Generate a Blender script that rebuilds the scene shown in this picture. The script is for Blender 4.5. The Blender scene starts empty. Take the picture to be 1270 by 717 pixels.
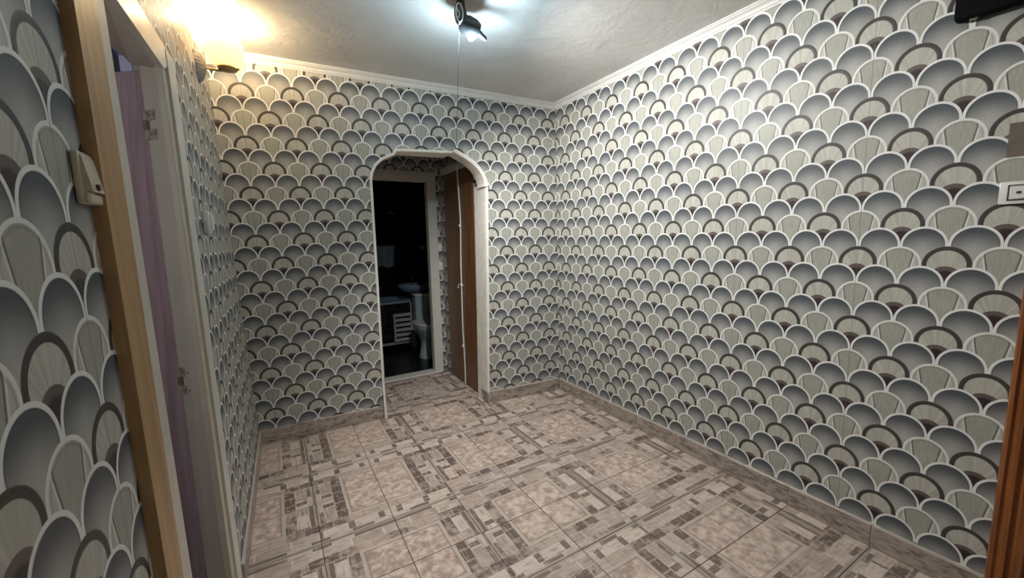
import bpy, bmesh, math, random
from mathutils import Vector, Matrix

random.seed(7)
SC = bpy.context.scene
COL = SC.collection
R = math.radians

# ------------------------------------------------------------------ camera
yaw, pitch, roll = R(30.5173), R(-7.2121), R(-1.3074)
fwd = Vector((math.sin(yaw) * math.cos(pitch), math.cos(yaw) * math.cos(pitch), math.sin(pitch)))
rgt = Vector((math.cos(yaw), -math.sin(yaw), 0))
upv = rgt.cross(fwd)
r2 = rgt * math.cos(roll) + upv * math.sin(roll)
u2 = -rgt * math.sin(roll) + upv * math.cos(roll)
cam = bpy.data.cameras.new('camera')
cam.sensor_width = 36.0
cam.lens = 499.95 / 1270 * 36.0
cam.clip_start = 0.02
cam_o = bpy.data.objects.new('camera', cam)
COL.objects.link(cam_o)
M4 = Matrix((r2, u2, -fwd)).transposed().to_4x4()
M4.translation = Vector((0.1773, -2.8485, 1.3802))
cam_o.matrix_world = M4
SC.camera = cam_o

# ------------------------------------------------------------------ world, exposure, room lamps, added fill lights
w = bpy.data.worlds.new('world')
SC.world = w
w.use_nodes = True
w.node_tree.nodes['Background'].inputs[0].default_value = (0.75, 0.85, 1.0, 1)
w.node_tree.nodes['Background'].inputs[1].default_value = 0.05
SC.view_settings.view_transform = 'Standard'
SC.view_settings.look = 'None'
SC.view_settings.exposure = 0.08
SC.view_settings.gamma = 1.0
SCONCE_W, SPOT_W, GLOW_W, HALL_W, ROOM_W = 17.0, 112.0, 11.0, .8, 9.0


def point_light(name, loc, watts, col, rad):
    l = bpy.data.lights.new(name, 'POINT')
    l.energy = watts
    l.color = col
    l.shadow_soft_size = rad
    o = bpy.data.objects.new(name, l)
    o.location = loc
    COL.objects.link(o)
    return o


point_light('spotlight_glow', (1.088, -0.985, 2.285), GLOW_W, (0.60, 0.84, 1.0), 0.03)
sp = point_light('spotlight_beam', (1.076, -0.993, 2.300), SPOT_W, (0.93, 0.97, 1.0), 0.03)
spd = bpy.data.lights.new('spotlight_beam', 'SPOT')
spd.energy, spd.color, spd.shadow_soft_size = SPOT_W, (1.0, 0.985, 0.955), 0.03
spd.spot_size, spd.spot_blend = R(160), .6
sp.data = spd
sp.rotation_euler = Vector((.62, -.12, -.77)).to_track_quat('-Z', 'Y').to_euler()
point_light('sconce_glow', (0.062, -0.285, 2.435), SCONCE_W, (1.0, 0.76, 0.46), 0.02)
point_light('hall_fill', (.22, -3.45, 1.7), HALL_W, (1.0, 0.9, 0.78), 0.12)  # added fill behind the camera, no fixture; lifts the far jamb
point_light('side_room_fill', (-.75, -2.15, 1.8), ROOM_W, (1.0, 0.96, 0.90), 0.15)  # added fill without a fixture, brightens the door leaf and side room

# ------------------------------------------------------------------ room numbers
H = 2.481
RX = 2.336
T = 0.33
BH = 0.103
TX, TY = 1.9115, -1.9164          # tile grid: centre of one printed square
DN, DF, DH = -1.70, -1.20, 1.985  # door hole in the left wall (near, far, head)
VX, VY = 1.672, 1.08              # vestibule: right side wall, rear wall
YEND = -3.6


def interp(x, xs, ys):
    if x <= xs[0]:
        i = 0
    elif x >= xs[-1]:
        i = len(xs) - 2
    else:
        i = 0
        while x > xs[i + 1]:
            i += 1
    t = (x - xs[i]) / (xs[i + 1] - xs[i])
    if len(xs) > 2:
        t = max(0, min(1, t)) if (x < xs[0] or x > xs[-1]) else t
    return ys[i] + (ys[i + 1] - ys[i]) * t


def yb(x, z):      # the back wall is out of true: it leans and is skewed
    b = interp(x, [0, .83, 1.68, 2.336], [.3185, .282, .0640, .0014])
    t = interp(x, [-.058, 2.318], [.107, 0])
    return b + (t - b) * z / H


def xl(y, z):
    return -.026 * (.3185 - y) - .0215 * z + .0


def xr(z):
    return RX - .0074 * z


# ------------------------------------------------------------------ node expressions
class X:
    nt = None

    def __init__(self, s):
        self.s = s

    @staticmethod
    def m(op, a, b=None, c=None):
        n = X.nt.nodes.new('ShaderNodeMath')
        n.operation = op
        for i, v in enumerate((a, b, c)):
            if v is None:
                continue
            if isinstance(v, X):
                X.nt.links.new(v.s, n.inputs[i])
            else:
                n.inputs[i].default_value = v
        return X(n.outputs[0])

    def __add__(s, o): return X.m('ADD', s, o)
    def __radd__(s, o): return X.m('ADD', s, o)
    def __sub__(s, o): return X.m('SUBTRACT', s, o)
    def __rsub__(s, o): return X.m('SUBTRACT', o, s)
    def __mul__(s, o): return X.m('MULTIPLY', s, o)
    def __rmul__(s, o): return X.m('MULTIPLY', s, o)
    def __truediv__(s, o): return X.m('DIVIDE', s, o)
    def __lt__(s, o): return X.m('LESS_THAN', s, o)
    def __gt__(s, o): return X.m('GREATER_THAN', s, o)


def floor_(a): return X.m('FLOOR', a)
def frac(a): return X.m('FRACT', a)
def absx(a): return X.m('ABSOLUTE', a)
def sqrt_(a): return X.m('SQRT', X.m('MAXIMUM', a, 0.0))
def mod2(a): return X.m('FLOORED_MODULO', a, 2.0)
def mx(a, b): return X.m('MAXIMUM', a, b)
def mn(a, b): return X.m('MINIMUM', a, b)


def smooth(a, lo, hi):
    n = X.nt.nodes.new('ShaderNodeMapRange')
    n.interpolation_type = 'SMOOTHSTEP'
    X.nt.links.new(a.s, n.inputs['Value'])
    n.inputs['From Min'].default_value = lo
    n.inputs['From Max'].default_value = hi
    return X(n.outputs[0])


def sel(c, a, b):        # scalar: c ? a : b
    return b + c * (a - b) if isinstance(b, X) or isinstance(a, X) else c * (a - b) + b


def mixc(f, a, b):       # colour: a -> b by f
    n = X.nt.nodes.new('ShaderNodeMix')
    n.data_type = 'RGBA'
    for key, v in ((0, f), (6, a), (7, b)):
        if isinstance(v, X):
            X.nt.links.new(v.s, n.inputs[key])
        elif key == 0:
            n.inputs[0].default_value = v
        else:
            n.inputs[key].default_value = (*v, 1)
    return X(n.outputs[2])


def scalec(a, f):
    n = X.nt.nodes.new('ShaderNodeVectorMath')
    n.operation = 'SCALE'
    X.nt.links.new(a.s, n.inputs[0])
    X.nt.links.new(f.s, n.inputs['Scale'])
    return X(n.outputs[0])


def noise(vec, scale, detail=3, rough=.55, dist=0.0):
    n = X.nt.nodes.new('ShaderNodeTexNoise')
    if vec is not None:
        X.nt.links.new(vec.s, n.inputs['Vector'])
    n.inputs['Scale'].default_value = scale
    n.inputs['Detail'].default_value = detail
    n.inputs['Roughness'].default_value = rough
    n.inputs['Distortion'].default_value = dist
    return X(n.outputs[0])


def vec3(x, y, z=0.0):
    n = X.nt.nodes.new('ShaderNodeCombineXYZ')
    for i, v in enumerate((x, y, z)):
        if isinstance(v, X):
            X.nt.links.new(v.s, n.inputs[i])
        else:
            n.inputs[i].default_value = v
    return X(n.outputs[0])


def sep(v):
    n = X.nt.nodes.new('ShaderNodeSeparateXYZ')
    X.nt.links.new(v.s, n.inputs[0])
    return X(n.outputs[0]), X(n.outputs[1]), X(n.outputs[2])


def coord(kind):
    n = X.nt.nodes.new('ShaderNodeTexCoord')
    return X(n.outputs[kind])


def start(name):
    m = bpy.data.materials.new(name)
    m.use_nodes = True
    X.nt = m.node_tree
    return m, m.node_tree.nodes['Principled BSDF']


def bump(b, hgt, strength, dist=.002):
    n = X.nt.nodes.new('ShaderNodeBump')
    n.inputs['Strength'].default_value = strength
    n.inputs['Distance'].default_value = dist
    X.nt.links.new(hgt.s, n.inputs['Height'])
    X.nt.links.new(n.outputs[0], b.inputs['Normal'])


def plain(name, col, rough=.5, spec=.5, metal=0.0, var=.12, scale=18, bmp=0.0, bscale=60, emit=None, es=0.0):
    m, b = start(name)
    c = coord('Object')
    n = noise(c, scale, 4)
    f = n * (2 * var) + (1 - var)
    rgb = X.nt.nodes.new('ShaderNodeRGB')
    rgb.outputs[0].default_value = (*col, 1)
    X.nt.links.new(scalec(X(rgb.outputs[0]), f).s, b.inputs['Base Color'])
    b.inputs['Roughness'].default_value = rough
    b.inputs['Specular IOR Level'].default_value = spec
    b.inputs['Metallic'].default_value = metal
    if bmp:
        bump(b, noise(c, bscale, 4), bmp)
    if emit:
        b.inputs['Emission Color'].default_value = (*emit, 1)
        b.inputs['Emission Strength'].default_value = es
    return m


def wood(name, c1, c2, rough=.45, axis=2, scale=9.0, spec=.5, streak=.0):
    m, b = start(name)
    x, y, z = sep(coord('Object'))
    p = [x * scale * 2.2, y * scale * 2.2, z * scale * 2.2]
    p[axis] = (x, y, z)[axis] * (scale * .09)
    v = vec3(*p)
    n = noise(v, 1.6, 5, .6, .6)
    n2 = noise(v, 7.0, 3, .6)
    f = smooth(n * .75 + n2 * .25, .33, .67)
    X.nt.links.new(mixc(f, c1, c2).s, b.inputs['Base Color'])
    b.inputs['Roughness'].default_value = rough
    b.inputs['Specular IOR Level'].default_value = spec
    bump(b, n2, .12, .001)
    return m


def wallpaper(name):
    m, b = start(name)
    uv = X.nt.nodes.new('ShaderNodeUVMap')
    u, v, _ = sep(X(uv.outputs[0]))
    obj = coord('Object')
    A = .93
    r = floor_(v)
    f = v - r
    e = mod2(r)                               # 0: row of grey scallops, 1: row of patterned ones
    x1 = frac(u + e * .5) - .5
    x2 = frac(u + (1 - e) * .5) - .5
    a1 = sqrt_(1 - x1 * x1 * 4) * A
    in1 = f < a1
    x = sel(in1, x1, x2)
    y = f - (1 - in1)
    row = r + (1 - in1)
    er = mod2(row)
    k = floor_(u + er * .5)
    par = mod2(k + (row + 1) * .5)            # for patterned rows: 1 dark ring, 0 keyhole
    isg = er < .5
    isd = mn(1 - isg, par > .5)
    yp = mx(y, 0.0)
    q = sqrt_(x * x * 4 + yp * yp * (1 / (A * A)))
    ax = absx(x)
    fine = noise(vec3(u * 30, v * 1.6, 0), 1.0, 3)
    blot = noise(vec3(u, v, 3.3), .9, 4)
    # grey scallop
    t = y * .5 + .5 + (q - .5) * .25
    g = mixc(smooth(t, .12, .92), (.42, .415, .39), (.078, .089, .099))
    g = mixc(smooth(q, .868, .90), g, (.80, .80, .775))
    g = mixc(smooth(q, .81, .86) * (1 - smooth(q, .865, .885)) * .5, g, (.06, .065, .07))
    # dark ring scallop
    yc = (y + .62) * .568
    d = sqrt_(x * x + yc * yc)
    ang = X.m('ARCTAN2', x, yc + .02)
    ray = noise(vec3(ang * 3.2, k * 1.7, row), 2.2, 3)
    cr = mixc(smooth(ray, .35, .68), (.42, .41, .355), (.53, .52, .46))
    cr = mixc(smooth(q, .765, .80), cr, (.055, .050, .043))
    cr = mixc(smooth(q, .965, .99) * .5, cr, (.20, .19, .17))
    cr = mixc(1 - smooth(d, .315, .33), cr, (.125, .098, .090))
    cr = mixc(1 - smooth(d, .17, .24), cr, (.035, .024, .024))
    # keyhole scallop
    xk = y * .095 + .258 - smooth(y, .40, .75) * .03
    dl = ax - xk
    kc = mixc(smooth(dl, -.02, .02), (.345, .345, .30), (.51, .505, .455))
    kc = mixc(smooth(fine, .35, .7) * .35, kc, (.50, .49, .42))
    line = (1 - smooth(absx(dl), .009, .021)) * (1 - smooth(y, .52, .68))
    kc = mixc(line * .85, kc, (.075, .07, .06))
    wl = 1 - smooth(absx(dl - .038), .010, .022)
    kc = mixc(wl * (1 - smooth(y, .5, .7)) * .8, kc, (.74, .74, .69))
    kc = mixc(smooth(q, .77, .80) * (1 - smooth(q, .83, .86)) * .35, kc, (.20, .19, .17))
    kc = mixc(smooth(q, .875, .905), kc, (.76, .76, .715))
    col = mixc(isg, mixc(isd, kc, cr), g)
    # paper seams every fourth column, slight ageing
    seam = (absx(frac(u * .25 + .5) - .5) * 4.0) < .012
    col = mixc(seam * .45, col, (.12, .11, .10))
    col = scalec(col, (blot * .22 + .89) * (fine * .16 + .92))
    X.nt.links.new(col.s, b.inputs['Base Color'])
    b.inputs['Roughness'].default_value = .48
    b.inputs['Specular IOR Level'].default_value = .35
    hgt = smooth(q, .80, .88) * (1 - smooth(q, .97, 1.0)) + fine * .25
    bump(b, hgt, .25, .0015)
    return m


def tile_mat(name, strip=False):
    m, b = start(name)
    o = coord('Object')
    rnd = X.nt.nodes.new('ShaderNodeObjectInfo')
    rd = X(rnd.outputs['Random'])
    x, y, z = sep(o)
    if not strip:
        uvn = X.nt.nodes.new('ShaderNodeUVMap')
        p, q, _ = sep(X(uvn.outputs[0]))
        corner = mn(p, q) > .568        # where the bands cross, the ones along x run through
        d = sel(corner, q, mx(p, q))
        along = sel(corner, p, mn(p, q))
    else:
        p, q, d, along = x / T, z / BH, None, None
    shift = vec3(p + rd * 37.0, q + rd * 11.0, rd * 5)
    n1 = noise(shift, 8.0, 4, .6)
    n2 = noise(shift, 10.0, 3, .55)
    n3 = noise(shift, 3.0, 2)
    cream = mixc(smooth(n1 * .65 + n2 * .35, .38, .62), (.335, .250, .212), (.60, .485, .41))
    if strip:
        dk = mixc(smooth(n2 * .5 + n3 * .5, .40, .60), (.165, .128, .108), (.40, .33, .285))
        col = mixc(smooth(n1, .42, .6), dk, (.43, .365, .315))
        edge = smooth(q, .90, .95)
        col = mixc(edge * .7, col, (.52, .47, .42))
    else:
        def band(lo, hi):
            return smooth(d, lo - .005, lo + .005) * (1 - smooth(d, hi - .005, hi + .005))

        def hashed(c_, k_):
            wn = X.nt.nodes.new('ShaderNodeTexWhiteNoise')
            wn.noise_dimensions = '3D'
            X.nt.links.new(vec3(c_, k_, floor_(rd * 4.0) + (p > q) * (1 - corner) * 7.0).s, wn.inputs['Vector'])
            return X(wn.outputs[0])

        def bricks(n_, off, k_):
            s_ = along * n_ + off
            return frac(s_), hashed(floor_(s_), k_)

        col = cream
        col = mixc(band(.505, .530) * .8, col, (.27, .21, .175))
        col = mixc(band(.530, .565), col, (.46, .39, .33))
        fa, ha = bricks(4.6, .3, 1.0)
        ca = mixc(smooth(ha * .55 + n2 * .9, .50, .85), (.125, .088, .073), (.43, .34, .29))
        ca = mixc((1 - smooth(absx(fa - .5), .42, .46)) , (.34, .28, .24), ca)
        col = mixc(band(.575, .725), col, ca)
        fb, hb = bricks(2.3, .55, 2.0)
        cb = mixc(smooth(n1 * .6 + hb * .4, .3, .7), (.36, .285, .245), (.57, .475, .415))
        cb = mixc((fb > .76) * (hb > .60) * (fb < .97), cb, (.17, .125, .105))
        cb = mixc(smooth(absx(fb - .5), .465, .49), cb, (.58, .51, .45))
        col = mixc(band(.735, .890), col, cb)
        fc, hc = bricks(3.3, .1, 3.0)
        cc = mixc(smooth(hc * .7 + n1 * .5, .50, .68), (.175, .13, .108), (.50, .415, .36))
        col = mixc(band(.905, .965), col, cc)
        col = mixc(band(.965, 1.1), col, (.36, .30, .255))
        for c in (.568, .730):
            ln = 1 - smooth(absx(d - c), .003, .010)
            col = mixc(ln * .35, col, (.56, .49, .43))
        # smeared print: brighten and darken in cloudy streaks
        st = noise(vec3(along * 3.0 + rd * 9.0, d * 22.0, rd * 7.0), 1.6, 3)
        col = mixc(smooth(st, .52, .72) * smooth(d, .56, .58) * .55, col, (.54, .465, .40))
        col = mixc(smooth(st, .50, .32) * smooth(d, .56, .58) * .45, col, (.17, .128, .106))
    col = scalec(col, n3 * .22 + (.88 if strip else 1.04))
    X.nt.links.new(col.s, b.inputs['Base Color'])
    b.inputs['Specular IOR Level'].default_value = .5
    X.nt.links.new((n2 * .18 + .27).s, b.inputs['Roughness'])
    bump(b, n1, .10, .002)
    return m


def ceiling_mat():
    m, b = start('ceiling_plaster')
    o = coord('Object')
    n = noise(o, 1.6, 5, .55, .3)
    n2 = noise(o, 60, 3)
    n3 = noise(o, 4.5, 4, .6, .8)
    X.nt.links.new(mixc(smooth(n, .35, .68), (.60, .585, .55), (.70, .69, .66)).s, b.inputs['Base Color'])
    b.inputs['Roughness'].default_value = .42
    b.inputs['Specular IOR Level'].default_value = .4
    bump(b, n3 + n2 * .06, .35, .02)
    return m


M = {}
M['paper'] = wallpaper('scallop_wallpaper')
M['tile'] = tile_mat('printed_floor_tile')
M['strip'] = tile_mat('printed_skirting_tile', True)
M['grout'] = plain('dark_grout', (.10, .075, .06), .9)
M['pale_grout'] = plain('pale_grout', (.50, .44, .38), .9)
M['ceiling'] = ceiling_mat()
M['cornice'] = plain('white_cornice', (.74, .73, .70), .6, .3, bmp=.1)
M['plaster'] = plain('rough_white_plaster', (.82, .79, .72), .85, .2, bmp=1.0, bscale=55, var=.18)
M['cream_paint'] = plain('aged_cream_paint', (.54, .49, .39), .4, .45, var=.12, scale=9, bmp=.15, bscale=30)
M['white_paint'] = plain('white_gloss_paint', (.66, .64, .58), .3, .5, var=.08)
M['pine'] = wood('varnished_pine', (.36, .215, .095), (.52, .33, .155), .4)
M['pale_edge'] = plain('pale_painted_edge', (.60, .55, .47), .45, var=.1)
M['pink_wood'] = wood('pinkish_door_laminate', (.27, .185, .18), (.40, .30, .305), .5)
M['olive'] = plain('olive_door_edge', (.42, .385, .29), .5)
M['rust'] = plain('painted_rusty_hinge', (.16, .13, .10), .7, var=.4, scale=80)
M['hinge'] = plain('paint_smeared_hinge', (.33, .29, .225), .6, var=.5, scale=60)
M['brown_door'] = wood('brown_wood_veneer', (.115, .052, .020), (.205, .098, .040), .38)
M['orange_wood'] = wood('orange_brown_wood', (.165, .050, .012), (.33, .115, .030), .32)
M['ivory'] = plain('ivory_plastic', (.60, .56, .44), .28, .5, var=.05)
M['white_plastic'] = plain('white_plastic', (.74, .73, .69), .3, .5, var=.04)
M['red'] = plain('dark_red_indicator', (.06, .022, .016), .3)
M['black'] = plain('black_plastic', (.006, .006, .007), .9, .08)
M['grey_metal'] = plain('dark_grey_metal', (.05, .05, .053), .5, .4, .3)
M['brass'] = plain('brass_metal', (.42, .30, .14), .3, .5, .8)
M['white_cord'] = plain('white_cord', (.70, .68, .64), .6)
M['grey_cord'] = plain('thin_grey_wire', (.055, .06, .065), .6)
M['porcelain'] = plain('white_porcelain', (.44, .52, .54), .15, .6, var=.03)
M['blue_enamel'] = plain('bluish_enamel', (.34, .46, .60), .2, .6, var=.05)
M['towel'] = plain('grey_blue_towel', (.36, .42, .46), .7, bmp=.5, bscale=40)
M['side_wall'] = plain('pale_blue_grey_wall', (.52, .55, .70), .8)
M['wood_grey'] = plain('grey_painted_slat', (.42, .43, .38), .6)


def led(name, col, s):
    return plain(name, (.8, .8, .8), .4, emit=col, es=s)


M['led'] = led('cool_white_bulb', (.86, .95, 1.0), 60.0)
M['warm_bulb'] = led('warm_bulb', (1.0, .78, .45), 6.0)

# frosted ribbed glass of the sconce
m, b = start('frosted_ribbed_glass')
b.inputs['Base Color'].default_value = (.55, .47, .34, 1)
b.inputs['Roughness'].default_value = .35
tr = X.nt.nodes.new('ShaderNodeBsdfTranslucent')
tr.inputs[0].default_value = (.62, .55, .42, 1)
mxs = X.nt.nodes.new('ShaderNodeMixShader')
mxs.inputs[0].default_value = .6
X.nt.links.new(b.outputs[0], mxs.inputs[1])
X.nt.links.new(tr.outputs[0], mxs.inputs[2])
X.nt.links.new(mxs.outputs[0], X.nt.nodes['Material Output'].inputs[0])
bump(b, noise(coord('Object'), 40, 2), .1)
M['glass_shade'] = m

# dark glossy tiles of the bathroom, small pale grid and mottled pattern
m, b = start('dark_bathroom_tile')
x, y, z = sep(coord('Object'))
n = noise(coord('Object'), 14, 4, .6)
g1 = absx(frac((x + y) * 5.0) - .5) > .485
g2 = absx(frac(z * 4.0) - .5) > .485
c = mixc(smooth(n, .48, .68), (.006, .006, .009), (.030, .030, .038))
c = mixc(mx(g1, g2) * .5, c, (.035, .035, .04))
X.nt.links.new(c.s, b.inputs['Base Color'])
b.inputs['Roughness'].default_value = .22
M['dark_tile'] = m
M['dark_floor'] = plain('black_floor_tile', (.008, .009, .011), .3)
M['stain'] = plain('faded_brown_paper', (.14, .112, .082), .7, var=.35, scale=25)
M['sconce_plate'] = plain('grey_ribbed_ceramic', (.26, .245, .21), .5)
M['petal'] = plain('pale_petal', (.40, .42, .44), .5)


# ------------------------------------------------------------------ mesh helpers
def make(name, verts, faces, mat, parent=None, uvs=None, smooth_=False, kind=None):
    me = bpy.data.meshes.new(name)
    me.from_pydata([tuple(v) for v in verts], [], faces)
    if uvs is not None:
        ul = me.uv_layers.new(name='UVMap')
        for p in me.polygons:
            for li in p.loop_indices:
                ul.data[li].uv = uvs[me.loops[li].vertex_index]
    for mm in (mat if isinstance(mat, (list, tuple)) else [mat]):
        me.materials.append(mm)
    if smooth_:
        for p in me.polygons:
            p.use_smooth = True
    me.update()
    o = bpy.data.objects.new(name, me)
    COL.objects.link(o)
    if parent:
        o.parent = parent
        o.matrix_parent_inverse = Matrix.Identity(4)
        o.location = -Vector(parent.location) if parent.get('abs') else (0, 0, 0)
    if kind:
        o['kind'] = kind
    return o


def fix_normals(o):
    bm = bmesh.new()
    bm.from_mesh(o.data)
    bmesh.ops.recalc_face_normals(bm, faces=bm.faces)
    bm.to_mesh(o.data)
    bm.free()
    return o


class MB:
    def __init__(s):
        s.v, s.f = [], []

    def add(s, v, f):
        n = len(s.v)
        s.v += [Vector(p) for p in v]
        s.f += [tuple(i + n for i in q) for q in f]
        return s

    def hexa(s, c):      # 8 corners: bottom ring then top ring
        return s.add(c, [(3, 2, 1, 0), (4, 5, 6, 7), (0, 1, 5, 4), (1, 2, 6, 5), (2, 3, 7, 6), (3, 0, 4, 7)])

    def box(s, x0, x1, y0, y1, z0, z1, bev=0.0, seg=2):
        c = [(x0, y0, z0), (x1, y0, z0), (x1, y1, z0), (x0, y1, z0), (x0, y0, z1), (x1, y0, z1), (x1, y1, z1), (x0, y1, z1)]
        if not bev:
            return s.hexa(c)
        t = MB().hexa(c)
        bm = bmesh.new()
        vs = [bm.verts.new(p) for p in t.v]
        for q in t.f:
            bm.faces.new([vs[i] for i in q])
        bmesh.ops.bevel(bm, geom=bm.edges[:], offset=bev, segments=seg, affect='EDGES', profile=.5)
        bm.verts.index_update()
        s.add([v.co.copy() for v in bm.verts], [tuple(v.index for v in fc.verts) for fc in bm.faces])
        bm.free()
        return s

    def lathe(s, prof, n=24, axis='z', c=(0, 0, 0), mod=None, ex=1.0, ey=1.0):
        base = len(s.v)
        c = Vector(c)
        for (r, h) in prof:
            for i in range(n):
                a = 2 * math.pi * i / n
                rr = r * (mod(a, h) if mod else 1)
                p = (rr * math.cos(a) * ex, rr * math.sin(a) * ey, h)
                if axis == 'x':
                    p = (p[2], p[0], p[1])
                elif axis == 'y':
                    p = (p[0], p[2], p[1])
                s.v.append(Vector(p) + c)
        for j in range(len(prof) - 1):
            for i in range(n):
                a, b_ = base + j * n + i, base + j * n + (i + 1) % n
                s.f.append((a, b_, b_ + n, a + n))
        return s

    def cap(s, n, last=True):
        k = len(s.v)
        s.f.append(tuple(range(k - n, k)) if last else None)
        return s

    def tube(s, pts, r, n=8):
        pts = [Vector(p) for p in pts]
        base = len(s.v)
        for i, p in enumerate(pts):
            d = (pts[min(i + 1, len(pts) - 1)] - pts[max(i - 1, 0)]).normalized()
            a = d.orthogonal().normalized() if abs(d.z) > .9 else d.cross(Vector((0, 0, 1))).normalized()
            if abs(d.z) > .9:
                a = (Vector((1, 0, 0)) - d * d.x).normalized()
            b_ = d.cross(a)
            rr = r[i] if isinstance(r, (list, tuple)) else r
            for k in range(n):
                t = 2 * math.pi * k / n
                s.v.append(p + a * (rr * math.cos(t)) + b_ * (rr * math.sin(t)))
        for j in range(len(pts) - 1):
            for k in range(n):
                a, b_ = base + j * n + k, base + j * n + (k + 1) % n
                s.f.append((a, b_, b_ + n, a + n))
        s.f.append(tuple(base + k for k in range(n)))
        s.f.append(tuple(base + (len(pts) - 1) * n + k for k in reversed(range(n))))
        return s

    def build(s, name, mat, parent=None, smooth_=False, kind=None):
        o = make(name, s.v, s.f, mat, parent, None, False, kind)
        fix_normals(o)
        if smooth_:
            me = o.data
            for p in me.polygons:
                p.use_smooth = True
            me.set_sharp_from_angle(angle=R(38))
        return o


def thing(name, label, cat, loc, group=None):
    o = bpy.data.objects.new(name, None)
    o.empty_display_size = .05
    o.location = loc
    COL.objects.link(o)
    o['label'] = label
    o['category'] = cat
    o['abs'] = 1
    if group:
        o['group'] = group
    return o


def tag(o, label, cat, group=None):
    o['label'] = label
    o['category'] = cat
    if group:
        o['group'] = group
    return o


# ------------------------------------------------------------------ walls
def surf(fn, us, vs):        # grid of points
    V, F = [], []
    for a in us:
        for b_ in vs:
            V.append(Vector(fn(a, b_)))
    n = len(vs)
    for i in range(len(us) - 1):
        for j in range(n - 1):
            F.append((i * n + j, (i + 1) * n + j, (i + 1) * n + j + 1, i * n + j + 1))
    return V, F


def lin(a, b_, n):
    return [a + (b_ - a) * i / n for i in range(n + 1)]


class Wall:
    def __init__(s):
        s.v, s.f, s.uv = [], [], []

    def patch(s, fn, us, vs, uvf, thick=None, flip=False):
        V, F = surf(fn, us, vs)
        k = len(s.v)
        s.v += V
        s.uv += [uvf(p) for p in V]
        s.f += [tuple(k + i for i in (reversed(q) if flip else q)) for q in F]
        if thick is not None:        # the body of the wall behind the papered face
            W2 = [p + Vector(thick) for p in V]
            k2 = len(s.v)
            s.v += W2
            s.uv += [uvf(p) for p in V]
            s.f += [tuple(k2 + i for i in (q if flip else reversed(q))) for q in F]
            n, mm = len(us), len(vs)
            rim = [i * mm for i in range(n)] + [(n - 1) * mm + j for j in range(1, mm)] + \
                  [i * mm + mm - 1 for i in range(n - 2, -1, -1)] + [j for j in range(mm - 2, 0, -1)]
            for a, b_ in zip(rim, rim[1:] + rim[:1]):
                q = (k + a, k + b_, k2 + b_, k2 + a)
                s.f.append(tuple(reversed(q)) if not flip else q)

    def build(s, name, mat, kind='structure'):
        return make(name, s.v, s.f, mat, None, s.uv, False, kind)


def uv_right(p):
    return ((-2.1158 - p.y) / .1330, (p.z - 1.7695) / .0752)


def uv_back(p):
    z0 = interp(p.x, [.098, .506, 1.573, 1.707], [2.1835, 2.2015, 2.215, 2.2165])
    if p.x < .098:
        z0 = 2.1835
    if p.x > 1.707:
        z0 = 2.217
    return ((p.x - .098) / .1338, (p.z - z0) / .0741)


def uv_left(p):      # keyhole column at y=-1.95
    return ((p.y + 1.9560) / .1365, (p.z - 1.2775) / .0740)


def uv_vest(p):
    return (p.x / .1325, p.z / .075)


def uv_vest2(p):
    return (p.y / .1325, p.z / .075)


# right wall
W = Wall()
W.patch(lambda a, z: (xr(z), a, z), [.25, 0.0, -1.2, -2.6, YEND], [0, 1.2, H], uv_right, (.12, 0, 0))
wall_right = W.build('wall_right', M['paper'])

# left wall with its doorway
W = Wall()
TH = (-.085, 0, 0)
lf = lambda y, z: (xl(y, z), y, z)
near_e = lambda z: -1.86 + .13 * min(z, DH) / DH
far_e = lambda z: -1.185 + .155 * min(z, DH) / DH
lnear = lambda t, z: lf(YEND + (near_e(z) - YEND) * t, z)
lfar = lambda t, z: lf(far_e(z) + (.34 - far_e(z)) * t, z)
lhead = lambda t, z: lf(near_e(z) + (far_e(z) - near_e(z)) * t, z)
W.patch(lnear, [0, .5, 1], [0, 1.0, DH, H], uv_left, TH)
W.patch(lfar, [0, .5, 1], [0, 1.0, DH, H], uv_left, TH)
W.patch(lhead, [0, .5, 1], [DH, 2.2, H], uv_left, TH)
wall_left = W.build('wall_left', M['paper'])

# back wall with the arch
ARCH_L = [(.838, 0.0), (.825, .9), (.811, 1.80), (.820, 1.855), (.845, 1.905), (.885, 1.945), (.935, 1.972), (.968, 1.985), (.978, 2.000), (.993, 2.014)]
ARCH_R = [(1.640, 0.0), (1.655, .9), (1.667, 1.80), (1.655, 1.845), (1.635, 1.885), (1.605, 1.922), (1.565, 1.958), (1.52, 1.988), (1.47, 2.010), (1.412, 2.027)]
WB = .25


def arch_x(side, z):
    return interp(z, [p[1] for p in side], [p[0] for p in side])


zl = sorted(set([p[1] for p in ARCH_L] + lin(0, 1.8, 8)))
zr = sorted(set([p[1] for p in ARCH_R] + lin(0, 1.8, 8)))
W = Wall()


def bl(t, z):
    x0, x1 = -.0234 * z, arch_x(ARCH_L, z)
    x = x0 + (x1 - x0) * t
    return (x, yb(x, z), z)


def br(t, z):
    x0, x1 = arch_x(ARCH_R, z), xr(z)
    x = x0 + (x1 - x0) * t
    return (x, yb(x, z), z)


W.patch(bl, lin(0, 1, 6), zl, uv_back)
W.patch(br, lin(0, 1, 5), zr, uv_back)


def header(t, s):
    xb = interp(t, [0, .4, .62, 1], [-.0234 * 2.014, .993, 1.412, xr(2.02)])
    zb = interp(t, [0, .4, .62, 1], [2.014, 2.014, 2.027, 2.027])
    z = zb + (H - zb) * s
    x = xb + (t * -.0074 + (1 - t) * -.0234) * (z - zb)
    return (x, yb(x, z), z)


W.patch(header, lin(0, 1, 20) , [0, .33, .66, 1], uv_back)
wall_back = W.build('wall_back', M['paper'])

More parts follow.
